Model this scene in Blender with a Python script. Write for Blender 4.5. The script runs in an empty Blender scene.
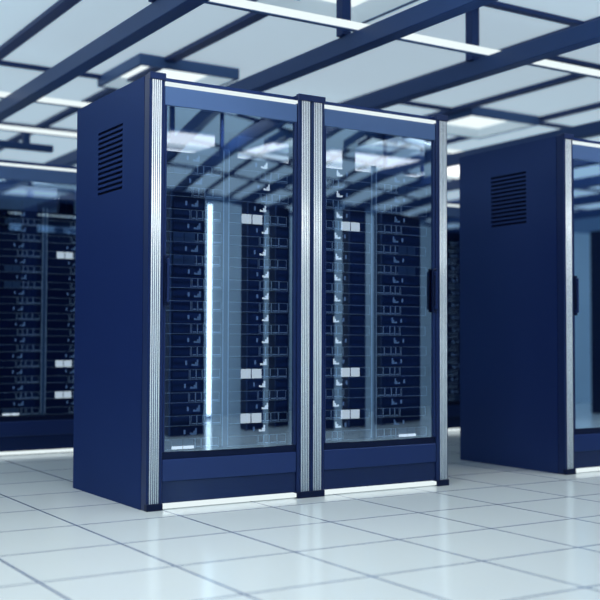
import bpy, bmesh, math, random
from mathutils import Vector, Matrix

random.seed(7)
C = bpy.context.scene.collection
SC = bpy.context.scene

# ------------------------------------------------------------------ materials
def principled(name, col, rough=0.5, metal=0.0, spec=0.5, tint=None, emit=None, estr=0.0):
    m = bpy.data.materials.new(name); m.use_nodes = True
    b = m.node_tree.nodes['Principled BSDF']
    b.inputs['Base Color'].default_value = (*col, 1)
    b.inputs['Roughness'].default_value = rough
    b.inputs['Metallic'].default_value = metal
    b.inputs['Specular IOR Level'].default_value = spec
    if tint: b.inputs['Specular Tint'].default_value = (*tint, 1)
    if emit:
        b.inputs['Emission Color'].default_value = (*emit, 1)
        b.inputs['Emission Strength'].default_value = estr
    return m

def grainy(name, col, col2, scale, rough, bump=0.0, **kw):
    """painted surface with a faint procedural mottling"""
    m = principled(name, col, rough, **kw)
    nt = m.node_tree; b = nt.nodes['Principled BSDF']
    tc = nt.nodes.new('ShaderNodeTexCoord'); n = nt.nodes.new('ShaderNodeTexNoise')
    n.inputs['Scale'].default_value = scale; n.inputs['Detail'].default_value = 3
    r = nt.nodes.new('ShaderNodeValToRGB')
    r.color_ramp.elements[0].color = (*col, 1); r.color_ramp.elements[1].color = (*col2, 1)
    nt.links.new(tc.outputs['Object'], n.inputs['Vector'])
    nt.links.new(n.outputs['Fac'], r.inputs['Fac'])
    nt.links.new(r.outputs['Color'], b.inputs['Base Color'])
    if bump:
        bp = nt.nodes.new('ShaderNodeBump'); bp.inputs['Strength'].default_value = bump
        bp.inputs['Distance'].default_value = 0.002
        nt.links.new(n.outputs['Fac'], bp.inputs['Height']); nt.links.new(bp.outputs['Normal'], b.inputs['Normal'])
    return m

def emitter(name, col, s):
    m = bpy.data.materials.new(name); m.use_nodes = True
    nt = m.node_tree; nt.nodes.clear()
    e = nt.nodes.new('ShaderNodeEmission'); o = nt.nodes.new('ShaderNodeOutputMaterial')
    e.inputs['Color'].default_value = (*col, 1); e.inputs['Strength'].default_value = s
    nt.links.new(e.outputs[0], o.inputs['Surface'])
    return m

def glass_mat(name, tint, refl, fac):
    m = bpy.data.materials.new(name); m.use_nodes = True
    nt = m.node_tree; nt.nodes.clear()
    t = nt.nodes.new('ShaderNodeBsdfTransparent'); g = nt.nodes.new('ShaderNodeBsdfGlossy')
    mx = nt.nodes.new('ShaderNodeMixShader'); o = nt.nodes.new('ShaderNodeOutputMaterial')
    t.inputs['Color'].default_value = (*tint, 1); g.inputs['Color'].default_value = (*refl, 1)
    g.inputs['Roughness'].default_value = 0.012
    fr = nt.nodes.new('ShaderNodeFresnel'); fr.inputs['IOR'].default_value = 1.45
    ad = nt.nodes.new('ShaderNodeMath'); ad.operation = 'ADD'; ad.use_clamp = True
    ad.inputs[1].default_value = fac
    nt.links.new(fr.outputs[0], ad.inputs[0]); nt.links.new(ad.outputs[0], mx.inputs['Fac'])
    nt.links.new(t.outputs[0], mx.inputs[1]); nt.links.new(g.outputs[0], mx.inputs[2])
    nt.links.new(mx.outputs[0], o.inputs['Surface'])
    return m

BLUE = (0.45, 0.68, 1.0)
M = dict(
    frame=principled('navy_frame_paint', (0.008, 0.017, 0.075), 0.35, spec=0.4, tint=BLUE),
    header=principled('header_paint_haze_lift', (0.062, 0.115, 0.26), 0.34, spec=0.8, tint=BLUE),  # header blue raised to hold haze and ceiling reflection in its colour
    kick=principled('dark_gloss_kick', (0.007, 0.015, 0.066), 0.14, spec=0.5, tint=BLUE),
    black=principled('black_navy_plastic', (0.0022, 0.0048, 0.028), 0.45, spec=0.25, tint=BLUE),
    slot=principled('vent_dark', (0.0015, 0.004, 0.024), 0.7, spec=0.1),
    silver=principled('brushed_aluminium', (0.84, 0.91, 0.93), 0.28, metal=0.25),
    groove=principled('anodised_groove', (0.03, 0.065, 0.17), 0.4, spec=0.4),
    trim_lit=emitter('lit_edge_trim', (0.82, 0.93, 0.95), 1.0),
    glass=glass_mat('door_glass', (0.70, 0.80, 0.94), (0.61, 0.80, 1.0), 0.48),
    chassis=principled('server_chassis', (0.006, 0.012, 0.055), 0.5, spec=0.3, tint=BLUE),
    bezel=grainy('server_bezel', (0.007, 0.015, 0.068), (0.010, 0.020, 0.085), 40, 0.42, spec=0.35, tint=BLUE),
    tray=principled('drive_tray', (0.012, 0.026, 0.10), 0.4, spec=0.35, tint=BLUE),
    line=principled('tray_edge_added_glow', (0.45, 0.60, 0.75), 0.4, emit=(0.30, 0.48, 0.66), estr=0.30),  # tray and rail edges given an added glow to show through the glass
    icon=emitter('signal_led', (0.78, 0.88, 0.92), 1.4),
    icondim=emitter('signal_led_dim', (0.10, 0.19, 0.34), 1.0),
    dimled=emitter('status_led', (0.12, 0.22, 0.40), 1.0),
    disp=emitter('display_white', (0.76, 0.84, 0.86), 1.5),
    displow=emitter('display_low', (0.85, 0.92, 0.93), 1.8),
    dispdim=principled('display_unlit', (0.12, 0.21, 0.36), 0.35),
    beam=principled('beam_paint', (0.026, 0.058, 0.175), 0.45, spec=0.5, tint=BLUE),
    bar=principled('ceiling_bar_paint', (0.020, 0.042, 0.15), 0.5, spec=0.4, tint=BLUE),
    ceil=grainy('ceiling_board_added_glow', (0.52, 0.68, 0.78), (0.54, 0.70, 0.80), 1.2, 0.8, emit=(0.75, 0.91, 1.0), estr=0.46),  # plain ceiling boards given an added glow to brighten the room
    fixframe=principled('fixture_frame', (0.08, 0.145, 0.31), 0.45, spec=0.4, tint=BLUE),
    glowing_reflector=principled('light_skirt_own_glow', (0.78, 0.86, 0.90), 0.5, emit=(0.70, 0.88, 0.96), estr=0.32),  # skirt glows by itself in place of the diffuser's light on it
    railmetal=principled('centre_rail', (0.10, 0.19, 0.34), 0.35, spec=0.4),
    diffuser=emitter('light_diffuser', (0.84, 0.95, 0.97), 1.1),
    panel_light=emitter('panel_diffuser', (0.95, 0.965, 0.95), 1.9),
    tube=emitter('strip_tube', (0.84, 0.95, 0.97), 1.05),
    walltube=emitter('wall_tube', (0.84, 0.95, 0.97), 4.0),
    wall=grainy('wall_paint', (0.16, 0.26, 0.42), (0.17, 0.275, 0.44), 2.0, 0.7),
    paleWall=grainy('pale_wall_paint', (0.50, 0.64, 0.76), (0.52, 0.66, 0.78), 2.0, 0.7),
)

def floor_material():
    T, OX, OY = 0.4783, 0.085, -0.1736
    m = bpy.data.materials.new('raised_floor_tiles'); m.use_nodes = True
    nt = m.node_tree; b = nt.nodes['Principled BSDF']; L = nt.links.new
    geo = nt.nodes.new('ShaderNodeTexCoord')
    sx = nt.nodes.new('ShaderNodeSeparateXYZ'); L(geo.outputs['Object'], sx.inputs[0])
    def M_(op, a, bb=None):
        n = nt.nodes.new('ShaderNodeMath'); n.operation = op
        for i, v in enumerate((a, bb)):
            if v is None: continue
            if isinstance(v, (int, float)): n.inputs[i].default_value = v
            else: L(v, n.inputs[i])
        return n.outputs[0]
    def line(ax, off):
        u = M_('DIVIDE', M_('SUBTRACT', ax, off), T)
        f = M_('ABSOLUTE', M_('SUBTRACT', M_('FRACT', M_('ADD', u, 0.5)), 0.5))
        return M_('LESS_THAN', f, 0.0046 / T), M_('FLOOR', u)
    lx, ix = line(sx.outputs[0], OX); ly, iy = line(sx.outputs[1], OY)
    ln = M_('MAXIMUM', lx, ly)
    cb = nt.nodes.new('ShaderNodeCombineXYZ'); L(ix, cb.inputs[0]); L(iy, cb.inputs[1])
    wn = nt.nodes.new('ShaderNodeTexWhiteNoise'); L(cb.outputs[0], wn.inputs['Vector'])
    rp = nt.nodes.new('ShaderNodeValToRGB')
    rp.color_ramp.elements[0].color = (0.63, 0.715, 0.745, 1); rp.color_ramp.elements[1].color = (0.655, 0.74, 0.77, 1)
    L(wn.outputs['Value'], rp.inputs['Fac'])
    mx = nt.nodes.new('ShaderNodeMix'); mx.data_type = 'RGBA'
    L(ln, mx.inputs['Factor']); L(rp.outputs['Color'], mx.inputs['A'])
    mx.inputs['B'].default_value = (0.03, 0.075, 0.21, 1)
    L(mx.outputs['Result'], b.inputs['Base Color'])
    b.inputs['Roughness'].default_value = 0.16
    b.inputs['Specular IOR Level'].default_value = 0.55
    return m
M['floor'] = floor_material()

def coated_panel():
    # navy powder coat with a blue-tinted satin sheen and faint mottling
    m = bpy.data.materials.new('navy_powder_coat'); m.use_nodes = True
    nt = m.node_tree; nt.nodes.clear(); L = nt.links.new
    d = nt.nodes.new('ShaderNodeBsdfDiffuse'); g = nt.nodes.new('ShaderNodeBsdfGlossy')
    mx = nt.nodes.new('ShaderNodeMixShader'); o = nt.nodes.new('ShaderNodeOutputMaterial')
    tc = nt.nodes.new('ShaderNodeTexCoord'); n = nt.nodes.new('ShaderNodeTexNoise'); n.inputs['Scale'].default_value = 3.0
    rp = nt.nodes.new('ShaderNodeValToRGB')
    rp.color_ramp.elements[0].color = (0.0085, 0.018, 0.086, 1); rp.color_ramp.elements[1].color = (0.0095, 0.020, 0.094, 1)
    L(tc.outputs['Object'], n.inputs['Vector']); L(n.outputs['Fac'], rp.inputs['Fac']); L(rp.outputs['Color'], d.inputs['Color'])
    g.inputs['Color'].default_value = (0.34, 0.55, 1.0, 1); g.inputs['Roughness'].default_value = 0.33
    mx.inputs['Fac'].default_value = 0.075
    L(d.outputs[0], mx.inputs[1]); L(g.outputs[0], mx.inputs[2]); L(mx.outputs[0], o.inputs['Surface'])
    return m
M['panel'] = coated_panel()

# ------------------------------------------------------------------ mesh helpers
class MB:
    def __init__(self):
        self.bm = bmesh.new(); self.mats = []
    def mi(self, m):
        if m not in self.mats: self.mats.append(m)
        return self.mats.index(m)
    def box(self, x0, x1, y0, y1, z0, z1, mat, bev=0.0, seg=1, rot=None):
        b = bmesh.new()
        bmesh.ops.create_cube(b, size=1.0)
        c = Vector(((x0+x1)/2, (y0+y1)/2, (z0+z1)/2))
        for v in b.verts:
            v.co = Vector((v.co.x*(x1-x0), v.co.y*(y1-y0), v.co.z*(z1-z0)))
        if bev > 0:
            bmesh.ops.bevel(b, geom=list(b.edges), offset=bev, segments=seg, affect='EDGES', profile=0.5)
        if rot is not None: bmesh.ops.transform(b, matrix=rot, verts=list(b.verts))
        for v in b.verts: v.co += c
        self._merge(b, mat); return self
    def _merge(self, b, mat):
        i = self.mi(mat); vm = {}
        for v in b.verts: vm[v] = self.bm.verts.new(v.co)
        for f in b.faces:
            try:
                nf = self.bm.faces.new([vm[v] for v in f.verts]); nf.material_index = i; nf.smooth = f.smooth
            except ValueError: pass
        b.free()
    def slopes(self, a0, a1, c0, c1, z0, z1, z2, mat):
        # four sloping sides closed by a flat top ring
        i = self.mi(mat)
        sq = lambda p, q, z: [self.bm.verts.new(v) for v in ((p, p, z), (q, p, z), (q, q, z), (p, q, z))]
        A, B_, T_, O = sq(a0, a1, z0), sq(c0, c1, z1), sq(c0, c1, z2), sq(a0, a1, z2)
        for P, Q in ((A, B_), (B_, T_), (T_, O), (O, A)):
            for k in range(4):
                f = self.bm.faces.new((P[k], P[(k+1) % 4], Q[(k+1) % 4], Q[k])); f.material_index = i
        return self
    def rib(self, cx, r, y, z0, z1, mat, n=8):
        b = bmesh.new(); lo, hi = [], []
        for k in range(n+1):
            a = math.pi*k/n
            lo.append(b.verts.new((cx-r*math.cos(a), y-r*math.sin(a), z0))); hi.append(b.verts.new((cx-r*math.cos(a), y-r*math.sin(a), z1)))
        for k in range(n):
            f = b.faces.new((lo[k], lo[k+1], hi[k+1], hi[k])); f.smooth = True
        b.faces.new(hi); b.faces.new(lo[::-1])
        self._merge(b, mat); return self
    def cyl(self, p0, p1, r, mat, n=16):
        p0, p1 = Vector(p0), Vector(p1); d = p1-p0
        b = bmesh.new()
        bmesh.ops.create_cone(b, cap_ends=True, segments=n, radius1=r, radius2=r, depth=d.length)
        mt = Matrix.Translation((p0+p1)/2) @ Vector((0, 0, 1)).rotation_difference(d).to_matrix().to_4x4()
        bmesh.ops.transform(b, matrix=mt, verts=list(b.verts))
        for f in b.faces: f.smooth = len(f.verts) == 4
        self._merge(b, mat); return self
    def frame(self, x0, x1, z0, z1, y0, y1, t, mat):
        self.box(x0, x1, y0, y1, z1-t, z1, mat); self.box(x0, x1, y0, y1, z0, z0+t, mat)
        self.box(x0, x0+t, y0, y1, z0+t, z1-t, mat); self.box(x1-t, x1, y0, y1, z0+t, z1-t, mat); return self
    def mesh(self, name):
        me = bpy.data.meshes.new(name); bmesh.ops.recalc_face_normals(self.bm, faces=self.bm.faces)
        self.bm.to_mesh(me); self.bm.free()
        for m in self.mats: me.materials.append(m)
        return me

CACHE = {}
def part(name, key, build, parent=None, loc=(0, 0, 0)):
    """a mesh object; meshes are shared between repeats by key"""
    if key not in CACHE:
        mb = MB(); build(mb); CACHE[key] = mb.mesh(name)
    o = bpy.data.objects.new(name, CACHE[key]); C.objects.link(o)
    o.location = loc
    if parent: o.parent = parent
    return o
def thing(name, label, cat, loc=(0, 0, 0), rotz=0.0, group=None):
    o = bpy.data.objects.new(name, None); C.objects.link(o); o.empty_display_size = 0.1
    o.location = loc; o.rotation_euler = (0, 0, rotz)
    o['label'] = label; o['category'] = cat
    if group: o['group'] = group
    return o
def structure(name, build, loc=(0, 0, 0), label=None):
    o = part(name, ('S', name), build, None, loc); o['kind'] = 'structure'
    if label: o['label'] = label
    return o

# ------------------------------------------------------------------ room shell
X0, X1, Y0, Y1, ZC = -6.5, 12.0, -10.0, 11.5, 3.0
YP = -5.3           # low partition across the aisle
structure('floor', lambda b: b.box(X0, X1, Y0, Y1, -0.1, 0.0, M['floor']))
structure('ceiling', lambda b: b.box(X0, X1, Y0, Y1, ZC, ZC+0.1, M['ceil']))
structure('wall_back', lambda b: b.box(X0, X1, Y1, Y1+0.1, 0, ZC, M['wall']))
structure('wall_front', lambda b: b.box(X0, X1, Y0-0.1, Y0, 0, ZC, M['wall']))
structure('wall_partition', lambda b: b.box(X0, X1, YP-0.1, YP, 0, 2.2, M['paleWall']))
structure('wall_left', lambda b: b.box(X0-0.1, X0, Y0, Y1, 0, ZC, M['wall']))
structure('wall_right', lambda b: b.box(X1, X1+0.1, Y0, Y1, 0, ZC, M['wall']))

# slim bars on the ceiling boards, a two-way grid
n_trim = 0
for x in (-2.9, -1.8, -0.72, 0.39, 1.57, 2.6, 3.62, 4.63, 5.62, 6.65):
    n_trim += 1
    structure('trim_%d' % n_trim, lambda b, x=x: b.box(x-0.045, x+0.045, Y0, Y1, ZC-0.035, ZC, M['bar']))
for y, xa, xb in ((-8.0, X0, X1), (-6.3, X0, X1), (-4.6, X0, X1), (-3.3, X0, X1), (-2.0, X0, X1), (-0.6, X0, X1), (0.72, X0, X1), (1.46, 3.62, X1), (3.32, 3.62, X1), (3.95, X0, 2.6), (6.3, X0, X1), (8.6, X0, X1)):
    n_trim += 1
    structure('trim_%d' % n_trim, lambda b, y=y: b.box(xa, xb, y-0.03, y+0.03, ZC-0.03, ZC, M['bar']))

# heavy suspended beams with their hangers
def make_beam(x, label, hy):
    t = thing('suspended_beam', label, 'beam', (x, 0, 2.5), 0, 'suspended beams under the ceiling'); t['kind'] = 'thing'
    def bb(b):
        b.box(0, 0.10, Y0+0.02, Y1-0.02, 0, 0.105, M['beam'], 0.004)
    part('beam_body', 'beam_body', bb, t)
    for y in hy:
        part('hanger_post', 'hanger', lambda b: b.box(-0.02, 0.045, -0.034, 0.034, 0.106, 0.5, M['bar'], 0.003), t, (0, y, 0))
HY = (-4.5, -1.85, 0.78)
make_beam(0.37, 'long dark blue ceiling beam passing above the vented cabinet side at upper left', HY)
make_beam(1.60, 'long dark blue ceiling beam rising over the joint of the two main cabinets', HY)
make_beam(2.62, 'long dark blue ceiling beam crossing above the right door of the main cabinets', HY)
for bx in (5.85, 6.95, 8.05, 9.15):
    make_beam(bx, 'long dark blue ceiling beam mirrored in the far right glass door', HY)
make_beam(4.75, 'long dark blue ceiling beam passing behind the far right cabinet top', HY)

t = thing('cross_beam', 'short dark beam hung from a light strip above the rear row', 'beam', (0, 4.70, 2.45)); t['kind'] = 'thing'
part('beam_body', 'crossbeam', lambda b: b.box(0.46, 1.18, 0, 0.06, 0.0, 0.06, M['beam'], 0.004), t)
part('hanger_post', 'crosspost', lambda b: b.box(0.91, 0.97, 0.005, 0.05, 0.06, 0.154, M['beam'], 0.003), t)

# light strips resting across the beams
def make_strip(y, label):
    t = thing('strip_light', label, 'strip light', ((X0+X1)/2, y, 2.606), 0, 'light strips across the ceiling beams')
    h = (X1-X0)/2-0.03
    part('housing', 'strip_housing', lambda b: b.box(-h, h, 0.02, 0.05, 0, 0.045, M['fixframe'], 0.003), t)
    part('light_tube', 'strip_tube', lambda b: b.box(-h, h, -0.02, 0.02, 0.004, 0.041, M['tube'], 0.008, 2), t)
make_strip(0.62, 'long white light strip crossing above the two main cabinets')
make_strip(3.50, 'long white light strip upper one of two beyond the cabinet side')
make_strip(4.72, 'long white light strip lower one of two beyond the cabinet side')
make_strip(-2.9, 'long white light strip above the aisle before the main cabinets')

# square recessed lights in deep frames
def make_light(x, y, label):
    t = thing('ceiling_light', label, 'ceiling light', (x, y, ZC-0.09), 0, 'square framed ceiling lights')
    s, w = 0.88, 0.10
    def fr(b):
        b.box(0, s, 0, 0.03, 0, 0.09, M['fixframe'], 0.003); b.box(0, s, s-0.03, s, 0, 0.09, M['fixframe'], 0.003)
        b.box(0, 0.03, 0.03, s-0.03, 0, 0.09, M['fixframe'], 0.003); b.box(s-0.03, s, 0.03, s-0.03, 0, 0.09, M['fixframe'], 0.003)
    part('frame', 'light_frame', fr, t)
    part('glowing_reflector', 'light_refl', lambda b: b.slopes(0.031, s-0.031, 0.14, s-0.14, 0.004, 0.074, 0.086, M['glowing_reflector']), t)
    part('diffuser', 'light_diff', lambda b: b.box(0.135, s-0.135, 0.135, s-0.135, 0.075, 0.087, M['diffuser']), t)
def make_panel(x0, x1, label):
    y0, y1 = 5.5, 6.9
    t = thing('ceiling_light_panel', label, 'ceiling light', (x0, y0, ZC-0.06), 0, 'bright light panels behind the cabinets')
    w, d = x1-x0, y1-y0
    part('frame', ('lp_frame', x0), lambda b: [b.box(0, w, 0, 0.02, 0, 0.06, M['fixframe']), b.box(0, w, d-0.02, d, 0, 0.06, M['fixframe']),
         b.box(0, 0.02, 0.02, d-0.02, 0, 0.06, M['fixframe']), b.box(w-0.02, w, 0.02, d-0.02, 0, 0.06, M['fixframe'])], t)
    part('diffuser', ('lp_diff', x0), lambda b: b.box(0.02, w-0.02, 0.02, d-0.02, 0.01, 0.05, M['panel_light']), t)
make_light(1.31, 3.12, 'square framed ceiling light behind the top of the vented cabinet')
make_light(1.28, 0.52, 'square framed ceiling light at the top edge above the first door')
make_panel(2.7, 4.22, 'square framed ceiling light seen through the open top of the first cabinet')
make_panel(4.70, 7.2, 'square framed ceiling light seen through the open top of the second cabinet')
make_light(4.68, 3.12, 'square framed ceiling light beyond the cabinets near the far right cabinet')
for x, y, pw in ((-1.75, -2.1, 42), (-0.45, -1.75, 40), (2.8, -1.75, 40), (4.68, 0.52, 0), (-2.6, 0.3, 20), (-2.1, 3.12, 6), (5.8, -1.75, 10), (2.0, -4.35, 26), (5.1, -4.35, 14), (4.3, -5.45, 0)):  # unseen fittings added to carry fill; the last one is mirrored in the doors
    make_light(x, y, 'square framed ceiling light outside the view, in a set mostly added as fill')
    if pw:
        ld = bpy.data.lights.new('added_fill_lamp', 'AREA'); ld.energy = pw; ld.size = 0.7; ld.color = (1.0, 0.955, 0.885)  # area lamp added as fill for floor and cabinet fronts
        lo = bpy.data.objects.new('added_fill_lamp', ld); C.objects.link(lo); lo.location = (x+0.44, y+0.44, ZC-0.045)

# ------------------------------------------------------------------ cabinets
W, D, H = 0.8827, 0.93, 2.0
PW = 0.078          # corner post width
def fluted_post(b, mir):
    # post body, x 0..PW, front at y=0
    b.box(0, PW, 0, 0.06, 0, H, M['frame'], 0.004)
    b.box(-0.001, PW+0.001, -0.008, 0.02, 0, 0.032, M['black'], 0.002)
    b.box(-0.001, PW+0.001, -0.008, 0.02, H-0.028, H+0.004, M['frame'], 0.002)
def flutes(b, mir):
    a0, a1 = (0.010, 0.060) if not mir else (0.018, 0.068)
    b.box(a0, a1, -0.0035, 0.004, 0.033, H-0.03, M['groove'])
    n = 5; p = (a1-a0)/n
    for i in range(n):
        cx = a0+p*(i+0.5)
        b.rib(cx, p*0.30, -0.0033, 0.033, H-0.03, M['silver'])

def vented_panel(b):
    # local: panel in the y-z plane at x 0..0.012 ; slots between y .31-.63, z 1.49-1.82
    y0, y1, z0, z1 = 0.31, 0.625, 1.49, 1.82
    b.box(0, 0.012, 0.06, y0, 0.0, H-0.005, M['panel'])
    b.box(0, 0.012, y1, D, 0.0, H-0.005, M['panel'])
    b.box(0, 0.012, y0, y1, 0.0, z0, M['panel'])
    b.box(0, 0.012, y0, y1, z1, H-0.005, M['panel'])
    n = 13; p = (z1-z0)/n
    for i in range(n):
        b.box(0, 0.012, y0, y1, z0+p*i, z0+p*(i+0.48), M['panel'])
def louvres(b):
    y0, y1, z0, z1 = 0.31, 0.625, 1.49, 1.82
    b.box(0.0125, 0.016, y0-0.02, y1+0.02, z0-0.02, z1+0.02, M['slot'])
    n = 13; p = (z1-z0)/n
    for i in range(n):
        b.box(0.006, 0.0124, y0+0.002, y1-0.002, z0+p*(i+0.72), z0+p*(i+0.80), M['slot'])

def bulge_pane(b, x0, x1, z0, z1, y, amp):
    nx, nz = 18, 36; th = 0.005
    i = b.mi(M['glass'])
    g = []
    for k in range(nz+1):
        row = []
        for j in range(nx+1):
            u, v = j/nx, k/nz
            d = amp*(1-(2*u-1)**2)
            row.append(b.bm.verts.new((x0+(x1-x0)*u, y-d, z0+(z1-z0)*v)))
        g.append(row)
    for k in range(nz):
        for j in range(nx):
            f = b.bm.faces.new((g[k][j], g[k][j+1], g[k+1][j+1], g[k+1][j])); f.material_index = i; f.smooth = True

def make_cabinet(x, y, label, mir=False, left_panel=True, right_panel=True, rtop=None, rotz=0.0, group=None, bulge=0.0, rear=True):
    t = thing('server_cabinet', label, 'server cabinet', (x, y, 0), rotz, group)
    for k, (px, pm) in enumerate(((0, False), (W-PW-0.002, True))):
        p = part('corner_post', ('post', pm), lambda b, pm=pm: fluted_post(b, pm), t, (px+0.001, 0, 0))
        f = part('fluted_strip', ('flute', pm), lambda b, pm=pm: flutes(b, pm), p); f['label'] = 'silver fluted strip'
    for px in (0.001, W-0.061):
        part('rear_post', 'rear_post', lambda b: b.box(0, 0.06, D-0.06, D, 0, H-0.04, M['frame'], 0.003), t, (px, 0, 0))
    part('rear_panel', 'rear_panel', lambda b: b.box(0.062, W-0.062, D-0.02, D-0.004, 0.2, 1.70, M['black'], 0.002), t)
    part('roof_panel', 'roof', lambda b: b.box(0.002, W-0.002, 0.03, D, H-0.04, H-0.006, M['panel'], 0.004), t)
    part('base_plinth', 'plinth', lambda b: b.box(0.002, W-0.002, 0.045, D, 0.0, 0.20, M['black'], 0.004), t)
    for k in range(2):
        part('mounting_rail', ('rail', k), lambda b, k=k: b.box(0.022 if k == 0 else W-0.050, 0.050 if k == 0 else W-0.022, 0.115, 0.14, 0.20, H-0.04, M['frame'], 0.002), t)
    def rail(b):
        cx = W/2
        b.box(cx-0.016, cx+0.016, 0.076, 0.083, 0.26, 1.70, M['railmetal'], 0.002)
        for sx in (-0.0145, 0.0145): b.box(cx+sx-0.0025, cx+sx+0.0025, 0.0735, 0.0765, 0.27, 1.69, M['line'])
    part('centre_rail', 'centre_rail', rail, t)['label'] = 'pale blue double-edged rail'
    if left_panel:
        sp = part('side_panel', 'side_vent', vented_panel, t, (0.0, 0, 0))
        part('vent_louvres', 'louvres', louvres, sp)
    if right_panel:
        sp = part('side_panel', ('side_plain', rtop), lambda b: b.box(W-0.012, W, 0.06, D, 0.0, rtop or H-0.005, M['panel'], 0.002), t)
    # door
    a0, a1 = PW+0.003, W-PW-0.003
    def door(b):
        b.box(a0, a1, 0.006, 0.040, 1.861, 1.950, M['header'], 0.003)
        b.box(a0, a0+0.012, 0.006, 0.036, 0.262, 1.861, M['frame'], 0.002)
        b.box(a1-0.012, a1, 0.006, 0.036, 0.262, 1.861, M['frame'], 0.002)
        b.box(a0, a1, 0.012, 0.036, 0.228, 0.262, M['black'])
        b.box(a0, a1, 0.004, 0.036, 0.128, 0.228, M['panel'], 0.003)
    d = part('door', 'door', door, t)
    part('kick_plate', 'kick', lambda b: b.box(a0, a1, 0.012, 0.036, 0.03, 0.126, M['kick']), d)
    part('edge_trim', 'trim_top', lambda b: b.box(a0, a1, 0.0, 0.036, 1.954, 1.969, M['trim_lit'], 0.002), d)['label'] = 'bright white top trim'
    part('edge_trim', 'trim_bot', lambda b: b.box(a0, a1, 0.0, 0.036, 0.006, 0.026, M['trim_lit'], 0.002), d)['label'] = 'bright white bottom trim'
    part('glass_pane', ('pane', bulge), lambda b: bulge_pane(b, a0+0.010, a1-0.010, 0.26, 1.863, 0.018, bulge), d)
    def handle(b):
        hx = a0+0.012 if not mir else a1-0.012
        b.box(hx-0.013, hx+0.013, -0.004, 0.008, 0.93, 1.165, M['black'], 0.004, 2)
        b.box(hx-0.006, hx+0.006, -0.022, -0.012, 0.945, 1.15, M['frame'], 0.004, 2)
        b.box(hx-0.005, hx+0.005, -0.016, 0.0, 0.945, 0.965, M['frame'], 0.002)
        b.box(hx-0.005, hx+0.005, -0.016, 0.0, 1.130, 1.15, M['frame'], 0.002)
    part('handle', ('handle', mir), handle, d)
    return t

# ------------------------------------------------------------------ servers
U = 0.0541; SH = 0.0515; SHW = 0.386; SD = 0.66
FIRST_Z = 1.640
def icon_mesh(b, mir, mat='icon'):
    s = -1 if mir else 1
    hs = (0.010, 0.008, 0.018, 0.030)
    for i, h in enumerate(hs):
        cx = s*(-0.0135+0.009*i)
        b.box(cx-0.0036, cx+0.0036, -0.003, 0.0, -0.014, -0.014+h, M[mat])
def dot_mesh(b): b.box(-0.0045, 0.0045, -0.003, 0.0, -0.010, 0.010, M['dimled'])
def chassis_mesh(b):
    b.box(-SHW+0.012, SHW-0.012, 0.012, SD, -SH/2, SH/2-0.001, M['chassis'])
def bezelA(b):
    b.box(-SHW, -0.004, 0, 0.014, -SH/2, SH/2, M['bezel'], 0.0025)
    b.box(0.004, SHW, 0, 0.014, -SH/2, SH/2, M['bezel'], 0.0025)
def rail_line(b):
    b.box(-SHW, -0.004, -0.001, 0.003, SH/2-0.0022, SH/2, M['tray']); b.box(0.004, SHW, -0.001, 0.003, SH/2-0.0022, SH/2, M['tray'])
def bezelB(b):
    b.box(-SHW, SHW, 0.004, 0.014, -SH/2, SH/2, M['chassis'])
TR = {'big': 0.172, 'small': 0.030, 'mid': 0.042}
def tray_mesh(b, w, wide):
    h = SH-0.004
    b.box(-w/2, w/2, -0.003, 0.006, -h/2, h/2, M['tray'], 0.002)
    b.frame(-w/2, w/2, -h/2, h/2, -0.0042, -0.002, 0.0016, M['line'])
    if not wide:
        b.box(-w/2+0.006, w/2-0.006, -0.0055, -0.003, -h/2+0.006, -h/2+0.011, M['line'])
        for k in range(3):
            b.box(-w/2+0.005, w/2-0.005, -0.0045, -0.003, h/2-0.010-0.006*k, h/2-0.0075-0.006*k, M['chassis'])
    else:
        for k in range(14):
            xx = -w/2+0.012+k*(w-0.024)/13
            b.box(xx-0.003, xx+0.003, -0.0042, -0.003, -h/2+0.009, h/2-0.009, M['bezel'])
def disp_mesh(b, mat): b.box(-0.0275, 0.0275, -0.010, -0.004, -SH/2+0.003, SH/2-0.003, M[mat], 0.002)

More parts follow.
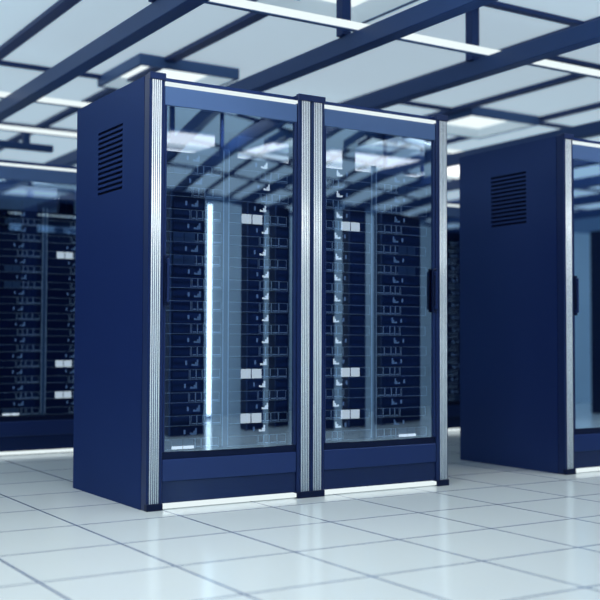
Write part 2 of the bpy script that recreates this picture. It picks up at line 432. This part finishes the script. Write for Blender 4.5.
ORD = ['first', 'second', 'third', 'fourth', 'fifth', 'sixth', 'seventh', 'eighth', 'ninth', 'tenth', 'eleventh', 'twelfth', 'thirteenth']
def fill(cx, cy, where, mir, seed, rear=False):
    """thirteen light-bar servers alternating with thirteen drive units"""
    rnd = random.Random(seed); s = -1 if mir else 1
    for k in range(13):
        z = FIRST_Z-2*U*k
        j = rnd.choice((-0.012, -0.006, 0.0, 0.004, 0.008))
        t = thing('rack_server', '%s signal-bar server from top in the %s' % (ORD[k], where), 'server',
                  (cx, cy, z), 0, 'signal bar servers, '+where)
        part('chassis', 'chassis', chassis_mesh, t)
        part('bezel', 'bezelA', bezelA, t)
        for hx, nm in ((-0.151, 'l'), (0.224, 'r')):
            mt = 'icon' if nm == 'r' and not rear else 'icondim'
            part('signal_light', ('icon', mir, mt), lambda b: icon_mesh(b, mir, mt), t, (s*(hx+j), 0, 0.001))
            part('status_light', 'dot', dot_mesh, t, (s*(hx-0.046+j), 0, 0.001))
        # drive unit just below
        z -= U
        lit = {2: 'r', 9: 'r', 11: 'r', 12: 'l'}.get(k); dim = k in (0, 3, 4)
        desc = {'r': 'with two lit white panels', 'l': 'with low white panels', None: 'of outlined drive trays'}[lit]
        if rear: desc = desc.replace('lit white panels', 'white panels')
        if dim: desc = 'with two grey panels'
        t = thing('drive_unit', 'drive unit %s, %s drive unit down in %s' % (desc, ORD[k], where), 'drive unit',
                  (cx, cy, z), 0, 'drive units, '+where)
        part('chassis', 'chassis', chassis_mesh, t); part('bezel', 'bezelB', bezelB, t)
        for base in (-0.375, 0.0):
            part('drive_tray', ('tray', 'big'), lambda b: tray_mesh(b, 0.172, True), t, (s*(base+0.105+j*0.5), 0, 0))
            xx = base+0.196+j*0.5
            for w, key in ((0.030, 'small'), (0.030, 'small'), (0.042, 'mid'), (0.050, 'end')):
                part('drive_tray', ('tray', key), lambda b, w=w: tray_mesh(b, w, False), t, (s*(xx+w/2), 0, 0)); xx += w+0.002
        px = {'r': (0.116, 0.177), 'l': (-0.252, -0.193)}.get(lit)
        if px or dim:
            for q in (px or (-0.252, -0.193)):
                part('display_panel', ('disp', lit), lambda b: disp_mesh(b, 'disp' if lit == 'r' else 'dispdim'), t, (s*q, 0, 0))
                if lit == 'l' and 'gap' not in where:
                    part('display_panel', 'disp_low', lambda b: b.box(-0.0275, 0.0275, -0.013, -0.010, -SH/2+0.003, -SH/2+0.017, M['displow']), t, (s*q, 0, 0))['label'] = 'lit white panel'

FY = 0.088
G1 = 'glass door cabinets in the main row'
make_cabinet(0, 0, 'tall navy server cabinet with vented side panel and glass door, sharpest in front', False, True, False, group=G1, bulge=0.012)
make_cabinet(W, 0, 'tall navy server cabinet joined to the vented one, handle on its outer edge', True, False, True, rtop=1.70, group=G1, bulge=0.009)
make_cabinet(3*W, 0, 'dark server cabinet cut by the right edge of the photo, across the gap', False, True, False, group=G1)
for k in (4, 5, 6):
    make_cabinet(k*W, 0, 'dark server cabinet of the main row beyond the right edge of the view', k == 4, k == 4 and False, k == 6, group=G1)
fill(W/2, FY, 'left main cabinet', False, 1)
fill(W*1.5, FY, 'right main cabinet', True, 2)
fill(W*3.5, FY, 'cabinet at right edge', False, 3)
BX = 0.0
wh = {0: 'rear cabinet at left edge', 4: 'rear cabinet in the gap'}
G2 = 'cabinets in the rear row'
for k, lab in ((0, 'blurred rear row cabinet at the left edge half hidden by the vented side panel'),
               (1, 'rear row cabinet hidden straight behind the two main cabinets'),
               (2, 'rear row cabinet hidden straight behind the two main cabinets'),
               (3, 'rear row cabinet hidden straight behind the two main cabinets'),
               (4, 'blurred rear row cabinet glimpsed in the gap between front cabinets')):
    make_cabinet(BX+k*W, 3*W, lab, k in (1, 3, 4), k == 0, k == 4, group=G2)
    if k in wh: fill(BX+(k+0.5)*W, 3*W+FY, wh[k], k in (1, 3, 4), 20+k, True)

# ------------------------------------------------------------------ across the aisle (seen in the door glass)
def slim_unit(x0, x1, label):
    h = (x1-x0)/2
    t = thing('cooling_unit', label, 'cooling unit', (x0+h, -3.53, 0), math.pi, 'slim cooling units across the aisle')
    part('cabinet_body', ('cu_body', h), lambda b: b.box(-h, h, 0.02, 0.22, 0, 2.0, M['black'], 0.004), t)
    part('front_grille', ('cu_grille', h), lambda b: [b.box(-h+0.05, h-0.05, 0.004, 0.02, 0.12+0.06*k, 0.165+0.06*k, M['frame'], 0.003) for k in range(30)], t)
    for k, sx in enumerate((-h+0.004, h-0.018)):
        part('corner_post', ('cu_post', h, k), lambda b: b.box(sx, sx+0.014, 0.0, 0.02, 0, 2.0, M['groove'], 0.003), t)
for x0, x1, l in ((1.28, 1.86, 'slim dark unit mirrored in the first door beside a white light'), (2.66, 3.02, 'slim dark unit mirrored in the first door, second along'), (3.28, 3.62, 'slim dark unit mirrored at the meeting edges of both doors'),
                  (3.94, 4.9, 'wide dark unit mirrored in the second door near its handle'),
                  (5.9, 6.45, 'wide dark unit across the aisle facing the far right cabinet'), (6.98, 7.6, 'wide dark unit across the aisle past the far right cabinet')):
    slim_unit(x0, x1, l)
def wall_tube(x, label):
    t = thing('wall_light', label, 'wall light', (x, YP, 0), 0, 'upright tubes on the far wall')
    part('back_plate', 'wl_plate', lambda b: b.box(-0.062, 0.062, 0.001, 0.02, 0.0, 2.19, M['fixframe'], 0.003), t)
    part('light_tube', 'wl_tube', lambda b: b.box(-0.055, 0.055, 0.02, 0.06, 0.03, 2.16, M['walltube'], 0.01, 2), t)
wall_tube(2.73, 'upright white light tube mirrored in the first glass door')
for x in (-5.2, -3.6, -1.6, 0.2):  # unseen tubes added to put bright lines on the fluted posts
    wall_tube(x, 'upright white light tube added behind the viewer to light the posts')

# ------------------------------------------------------------------ world, camera
w = bpy.data.worlds.new('World'); SC.world = w; w.use_nodes = True
w.node_tree.nodes['Background'].inputs['Color'].default_value = (0.05, 0.10, 0.22, 1)
w.node_tree.nodes['Background'].inputs['Strength'].default_value = 0.3

cam = bpy.data.cameras.new('camera'); co = bpy.data.objects.new('camera', cam); C.objects.link(co)
yaw, pit, rol = 0.5619, 0.0396, 0.0033
F = Vector((math.sin(yaw)*math.cos(pit), math.cos(yaw)*math.cos(pit), math.sin(pit)))
R = F.cross(Vector((0, 0, 1))).normalized(); Uv = R.cross(F)
R2 = R*math.cos(rol)+Uv*math.sin(rol); U2 = -R*math.sin(rol)+Uv*math.cos(rol)
mt = Matrix((R2, U2, -F)).transposed().to_4x4(); mt.translation = Vector((-2.0038, -4.4806, 0.7655))
co.matrix_world = mt
cam.sensor_width = 36; cam.sensor_fit = 'HORIZONTAL'; cam.lens = 1070.74/600*36
cam.clip_start = 0.05; cam.clip_end = 100
cam.dof.use_dof = True; cam.dof.focus_distance = 5.1; cam.dof.aperture_fstop = 1.7
SC.camera = co

SC.view_settings.view_transform = 'Standard'; SC.view_settings.look = 'None'
SC.view_settings.gamma = 1.0; SC.view_settings.use_curve_mapping = False
SC.view_settings.exposure = 0.0
SC.cycles.max_bounces = 10; SC.cycles.transparent_max_bounces = 16; SC.cycles.use_denoising = True
SC.cycles.sample_clamp_indirect = 6.0
